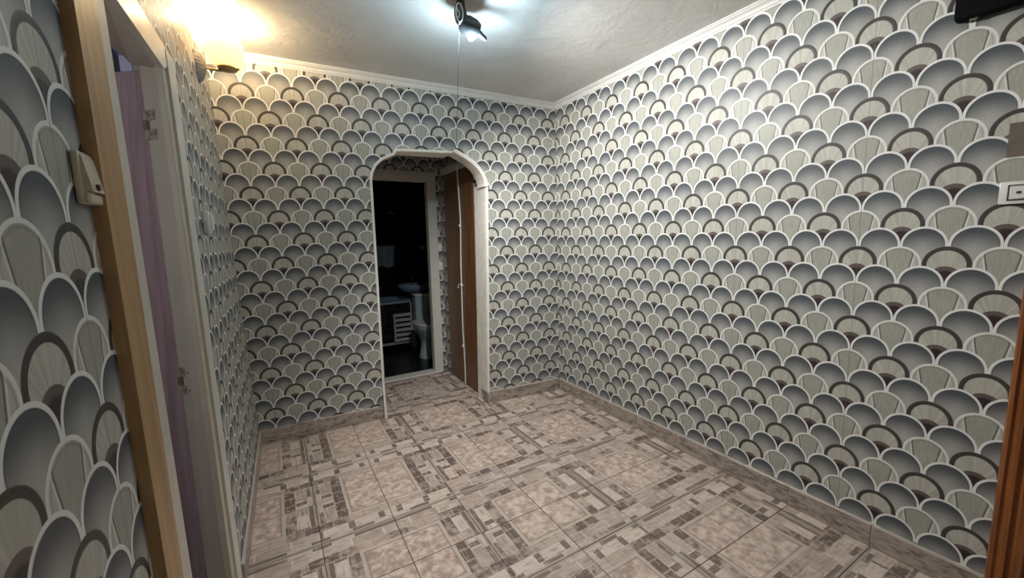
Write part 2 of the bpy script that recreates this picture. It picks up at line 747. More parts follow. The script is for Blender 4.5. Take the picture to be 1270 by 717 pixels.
# plaster lining of the arch: jambs, curve and soffit in one band, thicker moulding on the right
def ribbon(side, proud, lip, back):
    out = MB()
    P = [Vector((x, z)) for x, z in side]
    rows = []
    for i, p in enumerate(P):
        d = (P[min(i + 1, len(P) - 1)] - P[max(i - 1, 0)]).normalized()
        nrm = Vector((-d.y, d.x))          # away from the opening on the left side when going up
        if side is ARCH_R or side is CURVE:
            nrm = -nrm
        o_ = p + nrm * lip
        inn = p - nrm * .006
        yf = yb(p.x, p.y)
        rows.append([(o_.x, yf + .01, o_.y), (o_.x, yf - proud, o_.y), (inn.x, yf - proud - .001, inn.y),
                     (inn.x - nrm.x * .004, yf + .01, inn.y - nrm.y * .004), (inn.x, back, inn.y), (o_.x, back, o_.y)])
    V = [v for r_ in rows for v in r_]
    F = []
    n = 6
    for i in range(len(rows) - 1):
        for k in range(n):
            a, b_ = i * n + k, i * n + (k + 1) % n
            F.append((a, b_, b_ + n, a + n))
    F += [tuple(range(n)), tuple(range((len(rows) - 1) * n, len(rows) * n))]
    out.add(V, F)
    return out


CURVE = [(1.668, 1.785), (1.668, 1.815), (1.652, 1.85), (1.632, 1.89), (1.60, 1.93), (1.56, 1.965), (1.51, 1.996), (1.455, 2.022), (1.405, 2.045)]
top_soffit = [ARCH_L[-1], (1.1, 2.018), (1.25, 2.022), (1.40, 2.027)]
o = ribbon(ARCH_L + top_soffit[1:], .004, .010, WB).build('trim_1', M['plaster'], kind='structure')
jr = [p for p in ARCH_R if p[1] <= 1.80]
ARCH_R_keep = ARCH_R
ARCH_R = jr
o = ribbon(ARCH_R, .008, .012, WB).build('trim_2', M['plaster'], kind='structure')
ARCH_R = ARCH_R_keep
def thick_curve():
    out = MB()
    P = [Vector(p) for p in CURVE]
    rows = []
    for i, p in enumerate(P):
        d = (P[min(i + 1, len(P) - 1)] - P[max(i - 1, 0)]).normalized()
        inward = Vector((-d.y, d.x))
        yf = yb(p.x, p.y)
        a = p - inward * .010
        w_ = .016 if i > 1 else .024
        b2 = p + inward * w_
        rows.append([(a.x, yf + .005, a.y), (a.x, yf - .016, a.y), (p.x, yf - .022, p.y), (b2.x, yf - .012, b2.y), (b2.x + inward.x * .004, yf + .06, b2.y + inward.y * .004), (b2.x, yf + .12, b2.y), (a.x, yf + .12, a.y)])
    n = 7
    V = [v for r_ in rows for v in r_]
    F = []
    for i in range(len(rows) - 1):
        for k in range(n):
            c_, d_ = i * n + k, i * n + (k + 1) % n
            F.append((c_, d_, d_ + n, c_ + n))
    F += [tuple(range(n)), tuple(range((len(rows) - 1) * n, len(rows) * n))]
    out.add(V, F)
    return out
o = thick_curve().build('trim_3', M['plaster'], kind='structure')
MB().tube([(1.412, yb(1.4, 2.04) - .020, 2.045), (1.425, yb(1.4, 2.04) + .03, 2.036)], .007, 8).build('mounting_hole', M['black'], o)

# vestibule behind the arch
W = Wall()
vr = lambda a, z: (VX, a, z)
W.patch(vr, [WB, .285], [0, 1.2, H], uv_vest2, (.1, 0, 0), True)
W.patch(vr, [.965, VY], [0, 1.2, H], uv_vest2, (.1, 0, 0), True)
W.patch(vr, [.285, .6, .965], [2.035, 2.2, H], uv_vest2, (.1, 0, 0), True)
W.build('wall_vestibule_right', M['paper'])
W = Wall()
W.patch(lambda a, z: (.72, a, z), [.31, .6, VY], [0, 1.2, H], uv_vest2, (-.1, 0, 0))
W.build('wall_vestibule_left', M['paper'])
W = Wall()
BX0, BX1, BZ = .90, 1.590, 1.975
vb = lambda x, z: (x, VY, z)
W.patch(vb, [.72, BX0], [0, 1.2, BZ, H], uv_vest, (0, .1, 0))
W.patch(vb, [BX1, VX], [0, 1.2, BZ, H], uv_vest, (0, .1, 0))
W.patch(vb, [BX0, 1.2, BX1], [BZ, 2.2, H], uv_vest, (0, .1, 0))
W.build('wall_vestibule_back', M['paper'])

# behind the camera the hall goes on
W = Wall()
W.patch(lambda x, z: (x, YEND, z), [2.45, 1.2, -.25], [0, 1.2, H], uv_vest, (0, -.1, 0))
W.build('wall_front', M['paper'])

# ceiling
mb = MB()
mb.box(-.35, 2.50, YEND - .1, 1.18, H, H + .08)
ceil_o = mb.build('ceiling', M['ceiling'], kind='structure')

# cornice: moulded profile swept along the wall tops
PROF = [(0, 0), (.004, 0), (.006, .006), (.012, .010), (.016, .020), (.024, .026), (.030, .028), (.034, .034), (.040, .036), (.040, .042), (0, .042)]


def cornice(name, a, b_, nrm):
    a, b_, nrm = Vector(a), Vector(b_), Vector(nrm)
    out = MB()
    n = len(PROF)
    V = [p + nrm * (d - .001) + Vector((0, 0, h)) for p in (a, b_) for d, h in PROF]
    out.add(V, [(k, (k + 1) % n, (k + 1) % n + n, k + n) for k in range(n)] + [tuple(range(n)), tuple(range(n, 2 * n))])
    return out.build(name, M['cornice'], kind='structure')


zc = H - .042
cornice('trim_4', (-.058, yb(-.058, zc), zc), (xr(zc), yb(xr(zc), zc), zc), (0.045, -1, 0))
cornice('trim_5', (xr(zc), yb(xr(zc), zc), zc), (xr(zc), YEND, zc), (-1, 0, 0))
cornice('trim_6', (xl(.1, zc), .105, zc), (xl(YEND, zc), YEND, zc), (1, 0, 0))

# ------------------------------------------------------------------ floor of printed tiles
mb = MB()
mb.box(-.35, 2.46, YEND - .1, 1.19, -.06, -.0035)
floor_o = mb.build('floor', M['grout'], kind='structure')
GAP = .0016


def clip(poly, n, d):        # keep n.p <= d
    out = []
    for i in range(len(poly)):
        a, b_ = poly[i], poly[(i + 1) % len(poly)]
        da, db = n[0] * a[0] + n[1] * a[1] - d, n[0] * b_[0] + n[1] * b_[1] - d
        if da <= 0:
            out.append(a)
        if (da < 0 < db) or (db < 0 < da):
            t = da / (da - db)
            out.append((a[0] + (b_[0] - a[0]) * t, a[1] + (b_[1] - a[1]) * t))
    return out


def area(p):
    return .5 * sum(p[i][0] * p[(i + 1) % len(p)][1] - p[(i + 1) % len(p)][0] * p[i][1] for i in range(len(p)))


def tile_mesh(poly, fx=0, fy=0):
    n = len(poly)
    c = (sum(p[0] for p in poly) / n, sum(p[1] for p in poly) / n)
    V = []
    for (k, z) in ((0, -.010), (0, -.0012), (.0014, 0.0)):
        for p in poly:
            dx, dy = c[0] - p[0], c[1] - p[1]
            l = math.hypot(dx, dy) or 1
            V.append((p[0] + dx / l * k * 1.4, p[1] + dy / l * k * 1.4, z))
    F = [tuple(range(2 * n, 3 * n))]
    for j in range(2):
        for i in range(n):
            F.append((j * n + i, j * n + (i + 1) % n, (j + 1) * n + (i + 1) % n, (j + 1) * n + i))
    me = bpy.data.meshes.new('tile')
    me.from_pydata(V, [], F)
    ul = me.uv_layers.new(name='UVMap')
    for lp in me.loops:
        v_ = V[lp.vertex_index]
        ul.data[lp.index].uv = ((T - v_[0] if fx else v_[0]) / T, (T - v_[1] if fy else v_[1]) / T)
    me.materials.append(M['tile'])
    return me


FULL = {(a, b_): tile_mesh([(GAP, GAP), (T - GAP, GAP), (T - GAP, T - GAP), (GAP, T - GAP)], a, b_) for a in (0, 1) for b_ in (0, 1)}
for i in range(-8, 3):
    for j in range(-6, 10):
        x0, y0 = TX + i * T, TY + j * T
        poly = [(x0 + GAP, y0 + GAP), (x0 + T - GAP, y0 + GAP), (x0 + T - GAP, y0 + T - GAP), (x0 + GAP, y0 + T - GAP)]
        full_area = area(poly)
        poly = clip(poly, (1, 0), RX - .001)
        poly = clip(poly, (-1, .026), .026 * .3185 - .001)
        poly = clip(poly, (0, -1), -YEND)
        poly = clip(poly, (0, 1), VY - .03)
        if y0 > .3 and poly:
            poly = clip(clip(poly, (1, 0), VX), (-1, 0), -.72)
        elif poly and x0 + T < .86:
            poly = clip(poly, (.0440, 1), .3185 + .01)
        elif poly and x0 > 1.60:
            poly = clip(poly, (.095, 1), .2237 + .01)
        if len(poly) < 3 or area(poly) < .0012:
            continue
        ci, cj = i % 2, j % 2     # which quarter of the printed square this tile is
        if abs(area(poly) - full_area) < 1e-6:
            me = FULL[(ci, cj)]
        else:
            me = tile_mesh([(px_ - x0, py_ - y0) for px_, py_ in poly], ci, cj)
        t = bpy.data.objects.new('tile', me)
        t.location = (x0, y0, random.uniform(-.0004, .0003))
        t.parent = floor_o
        COL.objects.link(t)


# ------------------------------------------------------------------ skirting tiles
def skirting(name, a, b_, nrm, joints, thick=.010):
    """a..b run along the wall foot, joints are distances from a"""
    a, b_, nrm = Vector(a), Vector(b_), Vector(nrm).normalized()
    d = (b_ - a)
    L = d.length
    d.normalize()
    base = MB()
    c = [a, b_, b_ + nrm * (thick - .003), a + nrm * (thick - .003)]
    base.hexa([p + Vector((0, 0, .0)) for p in c] + [p + Vector((0, 0, BH + .003)) for p in c])
    root = base.build(name, M['pale_grout'], kind='structure')
    js = [0] + [j for j in joints if 0.02 < j < L - .02] + [L]
    ang = math.atan2(d.y, d.x)
    for s0, s1 in zip(js, js[1:]):
        s0 += .002
        s1 -= .002
        mb = MB()
        # local frame: x along the wall, -y out of the wall
        sgn = 1 if Vector((-d.y, d.x, 0)).dot(nrm) > 0 else -1
        ys = sorted((0, sgn * thick))
        mb.box(0, s1 - s0, ys[0], ys[1], .002, BH, .0018, 1)
        t = mb.build('tile', M['strip'], root)
        t.location = a + d * s0
        t.rotation_euler = (0, 0, ang)
    return root


yr0 = yb(RX, 0) - .010
skirting('baseboard_right', (RX, yr0, 0), (RX, -2.57, 0), (-1, 0, 0), [yr0 - (TY + k * T) for k in range(5, -3, -1)])
skirting('baseboard_back_left', (0.0, yb(0, 0), 0), (.834, yb(.834, 0), 0), (-.044, -1, 0), [.36, .69])
skirting('baseboard_back_right', (1.648, yb(1.648, 0), 0), (RX - .01, yb(RX - .01, 0), 0), (-.095, -1, 0), [.165, .495])
skirting('baseboard_left', (xl(.308, 0), .308, 0), (xl(-1.02, 0), -1.02, 0), (1, .026, 0), [.20, .53, .86, 1.19])
skirting('baseboard_left_near', (xl(-1.88, 0), -1.88, 0), (xl(YEND, 0), YEND, 0), (1, .026, 0), [.3, .63, .96, 1.29])
skirting('baseboard_arch', (1.634, .028, 0), (1.648, .25, 0), (-1, .03, 0), [])

# ------------------------------------------------------------------ left doorway: casing, leaf, side room
def post(y0t, y1t, y0b, y1b, zt, off0, off1, zb=0.0):
    """upright board on the left wall; t/b = positions at top and bottom"""
    c = []
    for z, y0, y1 in ((zb, y0b, y1b), (zt, y0t, y1t)):
        c += [(xl(y0, z) + off0, y0, z), (xl(y1, z) + off0, y1, z), (xl(y1, z) + off1, y1, z), (xl(y0, z) + off1, y0, z)]
    return MB().hexa(c)


casing = MB().add([], [])
d1 = thing('trim_7', '', '', (xl(-1.45, 0), -1.45, 0))
del d1['label'], d1['category']
d1['kind'] = 'structure'
post(-1.835, -1.715, -1.905, -1.82, 2.08, 0, .020).build('architrave', M['pine'], d1)['label'] = 'honey coloured pine architrave on the near side'
post(-1.715, -1.655, -1.82, -1.735, 2.07, -.03, .016).build('architrave_edge', M['pale_edge'], d1)
# far architrave, stepped profile
post(-1.165, -1.115, -1.285, -1.235, 1.93, -.005, .012).build('architrave', M['cream_paint'], d1)
post(-1.115, -1.005, -1.235, -1.150, 2.00, 0, .020).build('architrave', M['white_paint'], d1)
# head of the casing
hd = MB()
c = []
for z, yA, yB_ in ((1.925, -1.715, -1.165), (2.010, -1.835, -1.005)):
    c += [(xl(yA, z) + 0, yA, z), (xl(yB_, z) + 0, yB_, z), (xl(yB_, z) + .018, yB_, z), (xl(yA, z) + .018, yA, z)]
hd.hexa(c)
hd.build('architrave_head', M['white_paint'], d1)
# lining boards of the reveal: far jamb, head, near jamb
hx = lambda c8: MB().hexa(c8)
JX = -.145
jx = lambda z: -.108 - .029 * z / 1.96      # depth of the reveal, out of true like the wall
hx([(jx(0), -1.215, 0), (xl(-1.28, 0) + .01, -1.285, 0), (xl(-1.28, 0) + .01, -1.20, 0), (jx(0), -1.13, 0),
    (jx(1.96), -1.075, 1.96), (xl(-1.16, 1.93) + .01, -1.165, 1.96), (xl(-1.16, 1.93) + .01, -1.09, 1.96), (jx(1.96), -1.01, 1.96)]).build('jamb', M['cream_paint'], d1)
hx([(JX - .02, -1.72, 1.925), (xl(-1.4, 1.93) + .01, -1.72, 1.925), (xl(-1.4, 1.93) + .01, -1.10, 1.925), (JX - .02, -1.05, 1.965),
    (JX - .02, -1.72, 1.985), (xl(-1.4, 1.93) + .01, -1.72, 1.985), (xl(-1.4, 1.93) + .01, -1.0, 1.985), (JX - .02, -1.0, 1.985)]).build('jamb_head', M['cream_paint'], d1)
hx([(JX, -1.80, 0), (xl(-1.8, 0), -1.80, 0), (xl(-1.8, 0), -1.78, 0), (JX, -1.78, 0),
    (JX, -1.72, 1.96), (xl(-1.7, 1.96), -1.72, 1.96), (xl(-1.7, 1.96), -1.70, 1.96), (JX, -1.70, 1.96)]).build('jamb', M['cream_paint'], d1)

# open door leaf in the side room
lf_o = bpy.data.objects.new('door_1', None)
lf_o.location = (JX - .005, -1.09, 0)
lf_o['kind'] = 'structure'
COL.objects.link(lf_o)
a = R(143)
leaf_rot = a


def lean(mb_):        # the leaf hangs in the out-of-true frame
    ca, sa = math.cos(a), math.sin(a)
    for v_ in mb_.v:
        x_, y_ = v_.x * ca - v_.y * sa, v_.x * sa + v_.y * ca
        v_.x = x_ + jx(v_.z) - .004 - lf_o.location.x
        v_.y = y_ - 1.198 + .14 * v_.z / 1.96 - lf_o.location.y
    return mb_


lean(MB().box(.004, .78, -.042, 0, .012, 1.945, .003, 1)).build('leaf', M['pink_wood'], lf_o)
lean(MB().box(-.001, .004, -.040, -.002, .014, 1.943)).build('leaf_edge', M['olive'], lf_o)
def jamb_pt(k, z, off=0.0):        # a point on the far jamb: k 0 at the door, 1 at the casing
    t_ = z / 1.96
    xf, yf = xl(-1.28, 0) + .01 + (xl(-1.16, 1.93) - xl(-1.28, 0)) * t_, -1.285 + .12 * t_
    yk = -1.215 + .14 * t_
    return (jx(z) + (xf - jx(z)) * k, yk + (yf - yk) * k - off, z)


for z in (1.765, .93):
    hb = MB()
    c0 = Vector(jamb_pt(0, z, .006)) - Vector(lf_o.location)
    hb.tube([c0 + Vector((0, 0, -.045)), c0 + Vector((0, 0, -.015))], .007, 8)
    hb.tube([c0 + Vector((0, 0, .015)), c0 + Vector((0, 0, .045))], .007, 8)
    for dz in (-.03, .03):
        q_ = [jamb_pt(.06, z + dz - .016, 0), jamb_pt(.42, z + dz - .016, 0), jamb_pt(.42, z + dz - .016, .004), jamb_pt(.06, z + dz - .016, .004),
              jamb_pt(.06, z + dz + .016, 0), jamb_pt(.42, z + dz + .016, 0), jamb_pt(.42, z + dz + .016, .004), jamb_pt(.06, z + dz + .016, .004)]
        hb.hexa([Vector(v_) - Vector(lf_o.location) for v_ in q_])
    ho = hb.build('hinge', M['hinge'], lf_o)
    ho['label'] = 'paint smeared butterfly hinge'
    sc_ = MB()
    sc_.tube([c0 + Vector((0, 0, -.014)), c0 + Vector((0, 0, .014))], .009, 8)
    for dz in (-.03, .03):
        for k in (.17, .36):
            p_ = Vector(jamb_pt(k, z + dz, .004)) - Vector(lf_o.location)
            sc_.lathe([(.005, 0), (.005, -.0015), (.0005, -.002)], 8, 'y', p_)
    sc_.build('screw', M['rust'], ho)

# side room shell
mb = MB()
mb.box(-2.6, -.17, -2.4, 1.6, -.05, 0)
mb.build('floor_side_room', M['brown_door'], kind='structure')
mb = MB()
mb.box(-2.6, -.17, -2.4, 1.6, 2.45, 2.5)
mb.build('ceiling_side_room', M['side_wall'], kind='structure')
for nm, bx in (('wall_side_room_far', (-2.6, -.17, 1.5, 1.6)), ('wall_side_room_left', (-2.7, -2.6, -2.4, 1.6)), ('wall_side_room_near', (-2.6, -.17, -2.5, -2.4))):
    MB().box(*bx, 0, 2.45).build(nm, M['side_wall'], kind='structure')
for k, (y0, y1, z0) in enumerate(((-2.4, -1.78, 0), (-1.0, 1.5, 0), (-1.78, -1.0, 2.0))):
    MB().box(-.20, -.17, y0, y1, z0, 2.45).build('wall_side_room_right_' + ('near', 'far', 'head')[k], M['side_wall'], kind='structure')

# ------------------------------------------------------------------ vestibule: brown door, bathroom door casing
d2 = bpy.data.objects.new('door_2', None)
d2.location = (VX, .62, 0)
d2['kind'] = 'structure'
d2['abs'] = 1
COL.objects.link(d2)
MB().box(VX - .004, VX + .03, .29, .572, .004, 2.0, .003, 1).build('door_panel', M['brown_door'], d2)
MB().box(VX - .004, VX + .03, .576, .955, .004, 2.0, .003, 1).build('door_panel', M['brown_door'], d2)
MB().box(VX - .012, VX + .02, .262, 1.0, 2.0, 2.07, .004, 1).build('casing_head', M['white_paint'], d2)

tr8 = bpy.data.objects.new('trim_8', None)
tr8.location = (1.2, VY, 0)
tr8['kind'] = 'structure'
tr8['abs'] = 1
COL.objects.link(tr8)


def casing_board(x0, x1, z0, z1, vert):
    m_ = MB()
    m_.box(x0, x1, VY - .016, VY + .002, z0, z1, .003, 1)
    if vert:
        m_.box(x0 + .022, x0 + .055, VY - .022, VY - .012, z0, z1 - .02, .003, 1)
    else:
        m_.box(x0, x1, VY - .022, VY - .012, z0 + .025, z0 + .055, .003, 1)
    return m_


casing_board(1.537, 1.628, 0, 1.955, True).build('casing_post', M['white_paint'], tr8)
casing_board(.84, .905, 0, 1.955, True).build('casing_post', M['white_paint'], tr8)
casing_board(.84, 1.628, 1.955, 2.040, False).build('casing_head', M['white_paint'], tr8)
MB().box(1.537, 1.60, VY + .003, VY + .06, 0, 1.97).build('jamb', M['white_paint'], tr8)
MB().box(.89, 1.60, VY + .003, VY + .06, 1.945, 1.975).build('jamb', M['white_paint'], tr8)
MB().box(.89, 1.60, VY - .03, VY + .10, 0.0, .018, .004, 1).build('threshold', M['white_paint'], tr8)

# ------------------------------------------------------------------ bathroom
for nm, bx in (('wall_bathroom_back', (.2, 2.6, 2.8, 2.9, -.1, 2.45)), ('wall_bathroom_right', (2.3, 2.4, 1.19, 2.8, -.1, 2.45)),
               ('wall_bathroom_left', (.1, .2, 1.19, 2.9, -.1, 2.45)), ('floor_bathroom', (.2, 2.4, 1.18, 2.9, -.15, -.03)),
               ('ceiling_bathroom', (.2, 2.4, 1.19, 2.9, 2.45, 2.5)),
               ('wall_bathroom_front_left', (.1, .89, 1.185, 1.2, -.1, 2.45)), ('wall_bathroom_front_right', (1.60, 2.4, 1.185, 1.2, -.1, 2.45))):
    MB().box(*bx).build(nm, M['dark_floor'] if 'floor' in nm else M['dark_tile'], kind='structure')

# bathtub with its boxed front
t = thing('bathtub', 'pale blue bathtub with dark tiled front, seen through the dark doorway', 'bathtub', (1.1, 2.2, -.03))
rim = MB()
N = 40
outl, inl, low = [], [], []
for i in range(N):
    a = 2 * math.pi * i / N
    ca, sa = math.cos(a), math.sin(a)
    sx, sy = (abs(ca) ** .35) * (1 if ca > 0 else -1), (abs(sa) ** .35) * (1 if sa > 0 else -1)
    outl.append((.98 + .74 * sx, 2.52 + .27 * sy))
    inl.append((.98 + .67 * sx, 2.52 + .20 * sy))
    low.append((.98 + .55 * sx, 2.52 + .14 * sy))
V = [(x, y, .585) for x, y in outl] + [(x, y, .615) for x, y in outl] + [(x, y, .618) for x, y in inl] + [(x, y, .57) for x, y in inl] + [(x, y, .22) for x, y in low]
F = [(j * N + i, j * N + (i + 1) % N, (j + 1) * N + (i + 1) % N, (j + 1) * N + i) for j in range(4) for i in range(N)] + [tuple(range(4 * N, 5 * N))]
rim.add(V, F)
rim.build('tub', M['blue_enamel'], t, True)
MB().box(.26, 1.66, 2.272, 2.30, .10, .585).build('front_panel', M['dark_tile'], t)
MB().box(.26, 1.70, 2.262, 2.29, .055, .085, .004, 1).build('base_rail', M['wood_grey'], t)
MB().box(1.655, 1.715, 2.262, 2.76, -.03, .585, .01, 2).build('end_pillar', M['porcelain'], t)

# slatted vent screen leaning on the tub front
t = thing('slatted_screen', 'grey white slatted screen leaning on the tub front beside the toilet', 'screen', (1.56, 2.24, .08))
for x in (1.437, 1.655):
    MB().box(x - .012, x + .012, 2.232, 2.252, .085, .445, .003, 1).build('upright', M['wood_grey'], t)
for k in range(6):
    z = .10 + k * .064
    MB().hexa([(1.43, 2.226, z), (1.66, 2.226, z), (1.66, 2.238, z), (1.43, 2.238, z), (1.43, 2.238, z + .036), (1.66, 2.238, z + .036), (1.66, 2.250, z + .036), (1.43, 2.250, z + .036)]).build('slat', M['wood_grey'], t)

# washbasin
t = thing('washbasin', 'pale washbasin above the end of the bathtub in the dark bathroom', 'sink', (1.78, 2.30, .68))
mb = MB()
mb.lathe([(.02, .690), (.10, .692), (.19, .72), (.255, .77), (.268, .80), (.262, .81), (.235, .805), (.17, .75), (.06, .72), (.01, .718)], 32, c=(1.80, 2.35, 0), ex=1.0, ey=.72)
mb.build('basin', M['blue_enamel'], t, True)
mb = MB()
mb.tube([(1.775, 2.50, .80), (1.775, 2.50, .90), (1.775, 2.45, .94), (1.775, 2.38, .93)], .012, 10)
mb.build('tap', M['grey_metal'], t, True)

# toilet
t = thing('toilet', 'white toilet with cistern just inside the dark bathroom doorway', 'toilet', (1.72, 1.78, -.03))
mb = MB()
n = 32
rows = [(.10, .115, -.03, 0), (.095, .11, .02, 0), (.075, .085, .10, .01), (.075, .09, .17, .01), (.11, .14, .24, -.005), (.150, .195, .32, -.03), (.165, .225, .365, -.04), (.168, .228, .385, -.04), (.14, .20, .388, -.04), (.11, .16, .33, -.03), (.05, .07, .24, 0)]
V = []
for (rx, ry, z, dy) in rows:
    for i in range(n):
        a_ = 2 * math.pi * i / n
        V.append((1.705 + rx * math.cos(a_), 1.80 + dy + ry * math.sin(a_), z))
F = [(j * n + i, j * n + (i + 1) % n, (j + 1) * n + (i + 1) % n, (j + 1) * n + i) for j in range(len(rows) - 1) for i in range(n)]
F += [tuple(range(n)), tuple(range((len(rows) - 1) * n, len(rows) * n))]
mb.add(V, F)
mb.build('bowl', M['porcelain'], t, True)
mb = MB()
V = []
for (s_, z) in ((1.0, .392), (1.02, .40), (1.0, .412)):
    for i in range(n):
        a_ = 2 * math.pi * i / n
        V.append((1.705 + .17 * s_ * math.cos(a_), 1.76 + .23 * s_ * math.sin(a_), z))
F = [(j * n + i, j * n + (i + 1) % n, (j + 1) * n + (i + 1) % n, (j + 1) * n + i) for j in range(2) for i in range(n)] + [tuple(range(2 * n, 3 * n)), tuple(range(n))]
mb.add(V, F)
mb.build('lid', M['white_plastic'], t, True)
MB().box(1.645, 1.965, 1.99, 2.15, .38, .69, .02, 3).build('cistern', M['porcelain'], t, True)
MB().box(1.638, 1.972, 1.983, 2.157, .69, .715, .008, 2).build('cistern_lid', M['white_plastic'], t, True)

# hanging towel, shelf, flower transfers on the tiles
mb = MB()
nx, nz = 18, 10
V, F = [], []
for i in range(nx + 1):
    for j in range(nz + 1):
        u_, v_ = i / nx, j / nz
        x_ = 1.388 + .245 * u_ - .03 * u_ * (1 - v_)
        V.append((x_, 2.772 + .014 * math.sin(u_ * 19 + v_) - .01 * (1 - v_), 1.03 + .285 * v_ + .012 * math.sin(u_ * 7) * (1 - v_)))
for i in range(nx):
    for j in range(nz):
        k = i * (nz + 1) + j
        F.append((k, k + nz + 1, k + nz + 2, k + 1))
n0 = len(V)
V += [(x_, y_ + .010, z_) for x_, y_, z_ in V]
F += [tuple(n0 + q for q in reversed(f_)) for f_ in F[:nx * nz]]
mb.add(V, F)
tw = mb.build('towel', M['towel'], None, True)
tag(tw, 'grey blue cloth hanging on the dark bathroom wall above the bathtub', 'towel')
rl = MB()
rl.tube([(1.36, 2.785, 1.318), (1.70, 2.785, 1.318)], .007, 8)
rl.box(1.36, 1.372, 2.785, 2.80, 1.305, 1.33)
rl.box(1.688, 1.70, 2.785, 2.80, 1.305, 1.33)
tag(rl.build('towel_rail', M['grey_metal'], None, True), 'thin metal rail on the dark bathroom wall holding the grey blue cloth', 'rail')
sh = MB()
sh.box(1.97, 2.29, 2.66, 2.80, 1.285, 1.303, .004, 1)
sh.box(2.0, 2.02, 2.70, 2.80, 1.24, 1.285)
tag(sh.build('bathroom_shelf', M['porcelain'], None), 'small white shelf on the dark bathroom wall right of the cloth', 'shelf')
fl = MB()
for k, (fx, fz) in enumerate(((1.575, 1.755), (1.615, 1.77), (1.655, 1.75))):
    for p_ in range(5):
        a_ = p_ * 2 * math.pi / 5 + k
        cx, cz = fx + .009 * math.cos(a_), fz + .012 * math.sin(a_)
        fl.lathe([(.006, -.001), (.005, -.003), (.001, -.004)], 8, 'y', (cx, 2.80, cz))
tag(fl.build('flower_transfer', M['petal']), 'row of small pale flower transfers on the dark bathroom wall tiles', 'decoration')

# ------------------------------------------------------------------ switches and sockets
def plate_thing(name, label, cat, origin, e_x, e_n, w_, h_, mat, rocker=True, group=None, tiltz=0.0):
    """plate in a local frame: e_x along the wall, e_n out of the wall"""
    o_ = thing(name, label, cat, origin, group)
    ex, en = Vector(e_x).normalized(), Vector(e_n).normalized()
    rot = Matrix((ex, en, Vector((0, 0, 1)))).transposed()
    if rot.determinant() < 0:
        ex = -ex
        rot = Matrix((ex, en, Vector((0, 0, 1)))).transposed()
    o_.rotation_euler = rot.to_euler()
    o_['abs'] = 0
    return o_


# big switch near the door on the left wall
sy, sz = -1.880, 1.495
t = plate_thing('light_switch', 'ivory rocker light switch with a dark red dot beside the pine architrave', 'light switch', (xl(sy, sz), sy, sz), (0, 1, 0), (1, -.026, 0), .09, .085, None)
MB().box(-.036, .036, 0, .010, -.043, .043, .004, 2).build('plate', M['ivory'], t, True)
# rocker tilted: thicker at the bottom
rk = MB().hexa([(-.030, .008, -.022), (.030, .008, -.022), (.030, .021, -.022), (-.030, .021, -.022), (-.030, .008, .036), (.030, .008, .036), (.030, .012, .036), (-.030, .012, .036)])
rk.build('rocker', M['ivory'], t)
MB().box(-.032, .032, .008, .017, -.042, -.024, .003, 1).build('lower_rim', M['ivory'], t)
MB().lathe([(.0055, .0), (.0055, .004), (.001, .005)], 12, 'y', (.006, .0195, -.014)).build('indicator', M['red'], t, True)['label'] = 'dark red indicator dot'

sy, sz = -.712, 1.475
t = plate_thing('light_switch', 'small white light switch beyond the doorway on the left wall', 'light switch', (xl(sy, sz), sy, sz), (0, 1, 0), (1, -.026, 0), .08, .08, None)
MB().box(-.048, .048, 0, .022, -.045, .045, .004, 2).build('plate', M['white_plastic'], t, True)
MB().box(-.032, .032, .018, .032, -.032, .032, .004, 2).build('rocker', M['white_plastic'], t, True)

# socket on the right wall
sy, sz = -2.535, 1.492
t = plate_thing('wall_switch', 'white wall switch on the right wall above the orange brown trim', 'light switch', (xr(sz), sy, sz), (0, -1, 0), (-1, 0, 0), .09, .075, None)
MB().box(-.045, .045, 0, .009, -.037, .037, .003, 2).build('plate', M['white_plastic'], t, True)
fr = MB()
for bx in ((-.026, .026, -.026, -.022), (-.026, .026, .022, .026), (-.026, -.022, -.026, .026), (.022, .026, -.026, .026)):
    fr.box(bx[0], bx[1], .008, .0105, bx[2], bx[3])
fr.build('frame_groove', M['grey_cord'], t)
MB().box(-.021, .021, .008, .013, -.021, .021, .002, 1).build('rocker', M['white_plastic'], t, True)
MB().box(-.004, .006, .0125, .0142, -.004, .004).build('indicator', M['grey_metal'], t)

# two plates in the vestibule
for z_, lab, hh in ((1.300, 'upper of the two white switches between bathroom door and brown door', .040), (1.112, 'lower of the two white switches between bathroom door and brown door', .042)):
    t = plate_thing('vestibule_switch', lab, 'light switch', (1.6485, VY, z_), (1, 0, 0), (0, -1, 0), .08, .08, None)
    MB().box(-.023, .023, 0, .012, -hh, hh, .004, 2).build('plate', M['white_plastic'], t, True)
    MB().box(-.014, .014, .010, .017, -hh * .6, hh * .6, .003, 1).build('rocker', M['white_plastic'], t, True)
    t['group'] = 'vestibule switches'

# ------------------------------------------------------------------ wall sconce
SY = -.285
t = thing('wall_sconce', 'glowing wall sconce with ribbed tulip glass shade high on the left wall', 'lamp', (xl(SY, 2.24), SY, 2.24))
px = xl(SY, 2.245)
mb = MB()
ribs = lambda a, h: 1 + .03 * math.cos(a * 24)
mb.lathe([(.075, .0), (.075, .006), (.062, .022), (.030, .036), (.001, .040)], 96, 'x', (px, SY, 2.246), mod=ribs, ex=.62, ey=1.0)
mb.build('wall_plate', M['sconce_plate'], t, True)
mb = MB()
mb.tube([(px + .03, SY, 2.244), (px + .08, SY, 2.240), (px + .14, SY, 2.250), (px + .175, SY, 2.262)], .006, 8)
mb.lathe([(.001, .0), (.040, .002), (.045, .010), (.038, .014)], 24, 'z', (.062, SY, 2.246))
mb.build('arm', M['brass'], t, True)
mb = MB()
rib2 = lambda a, h: 1 + .035 * math.cos(a * 12) * (1 if h > 2.27 else .3)
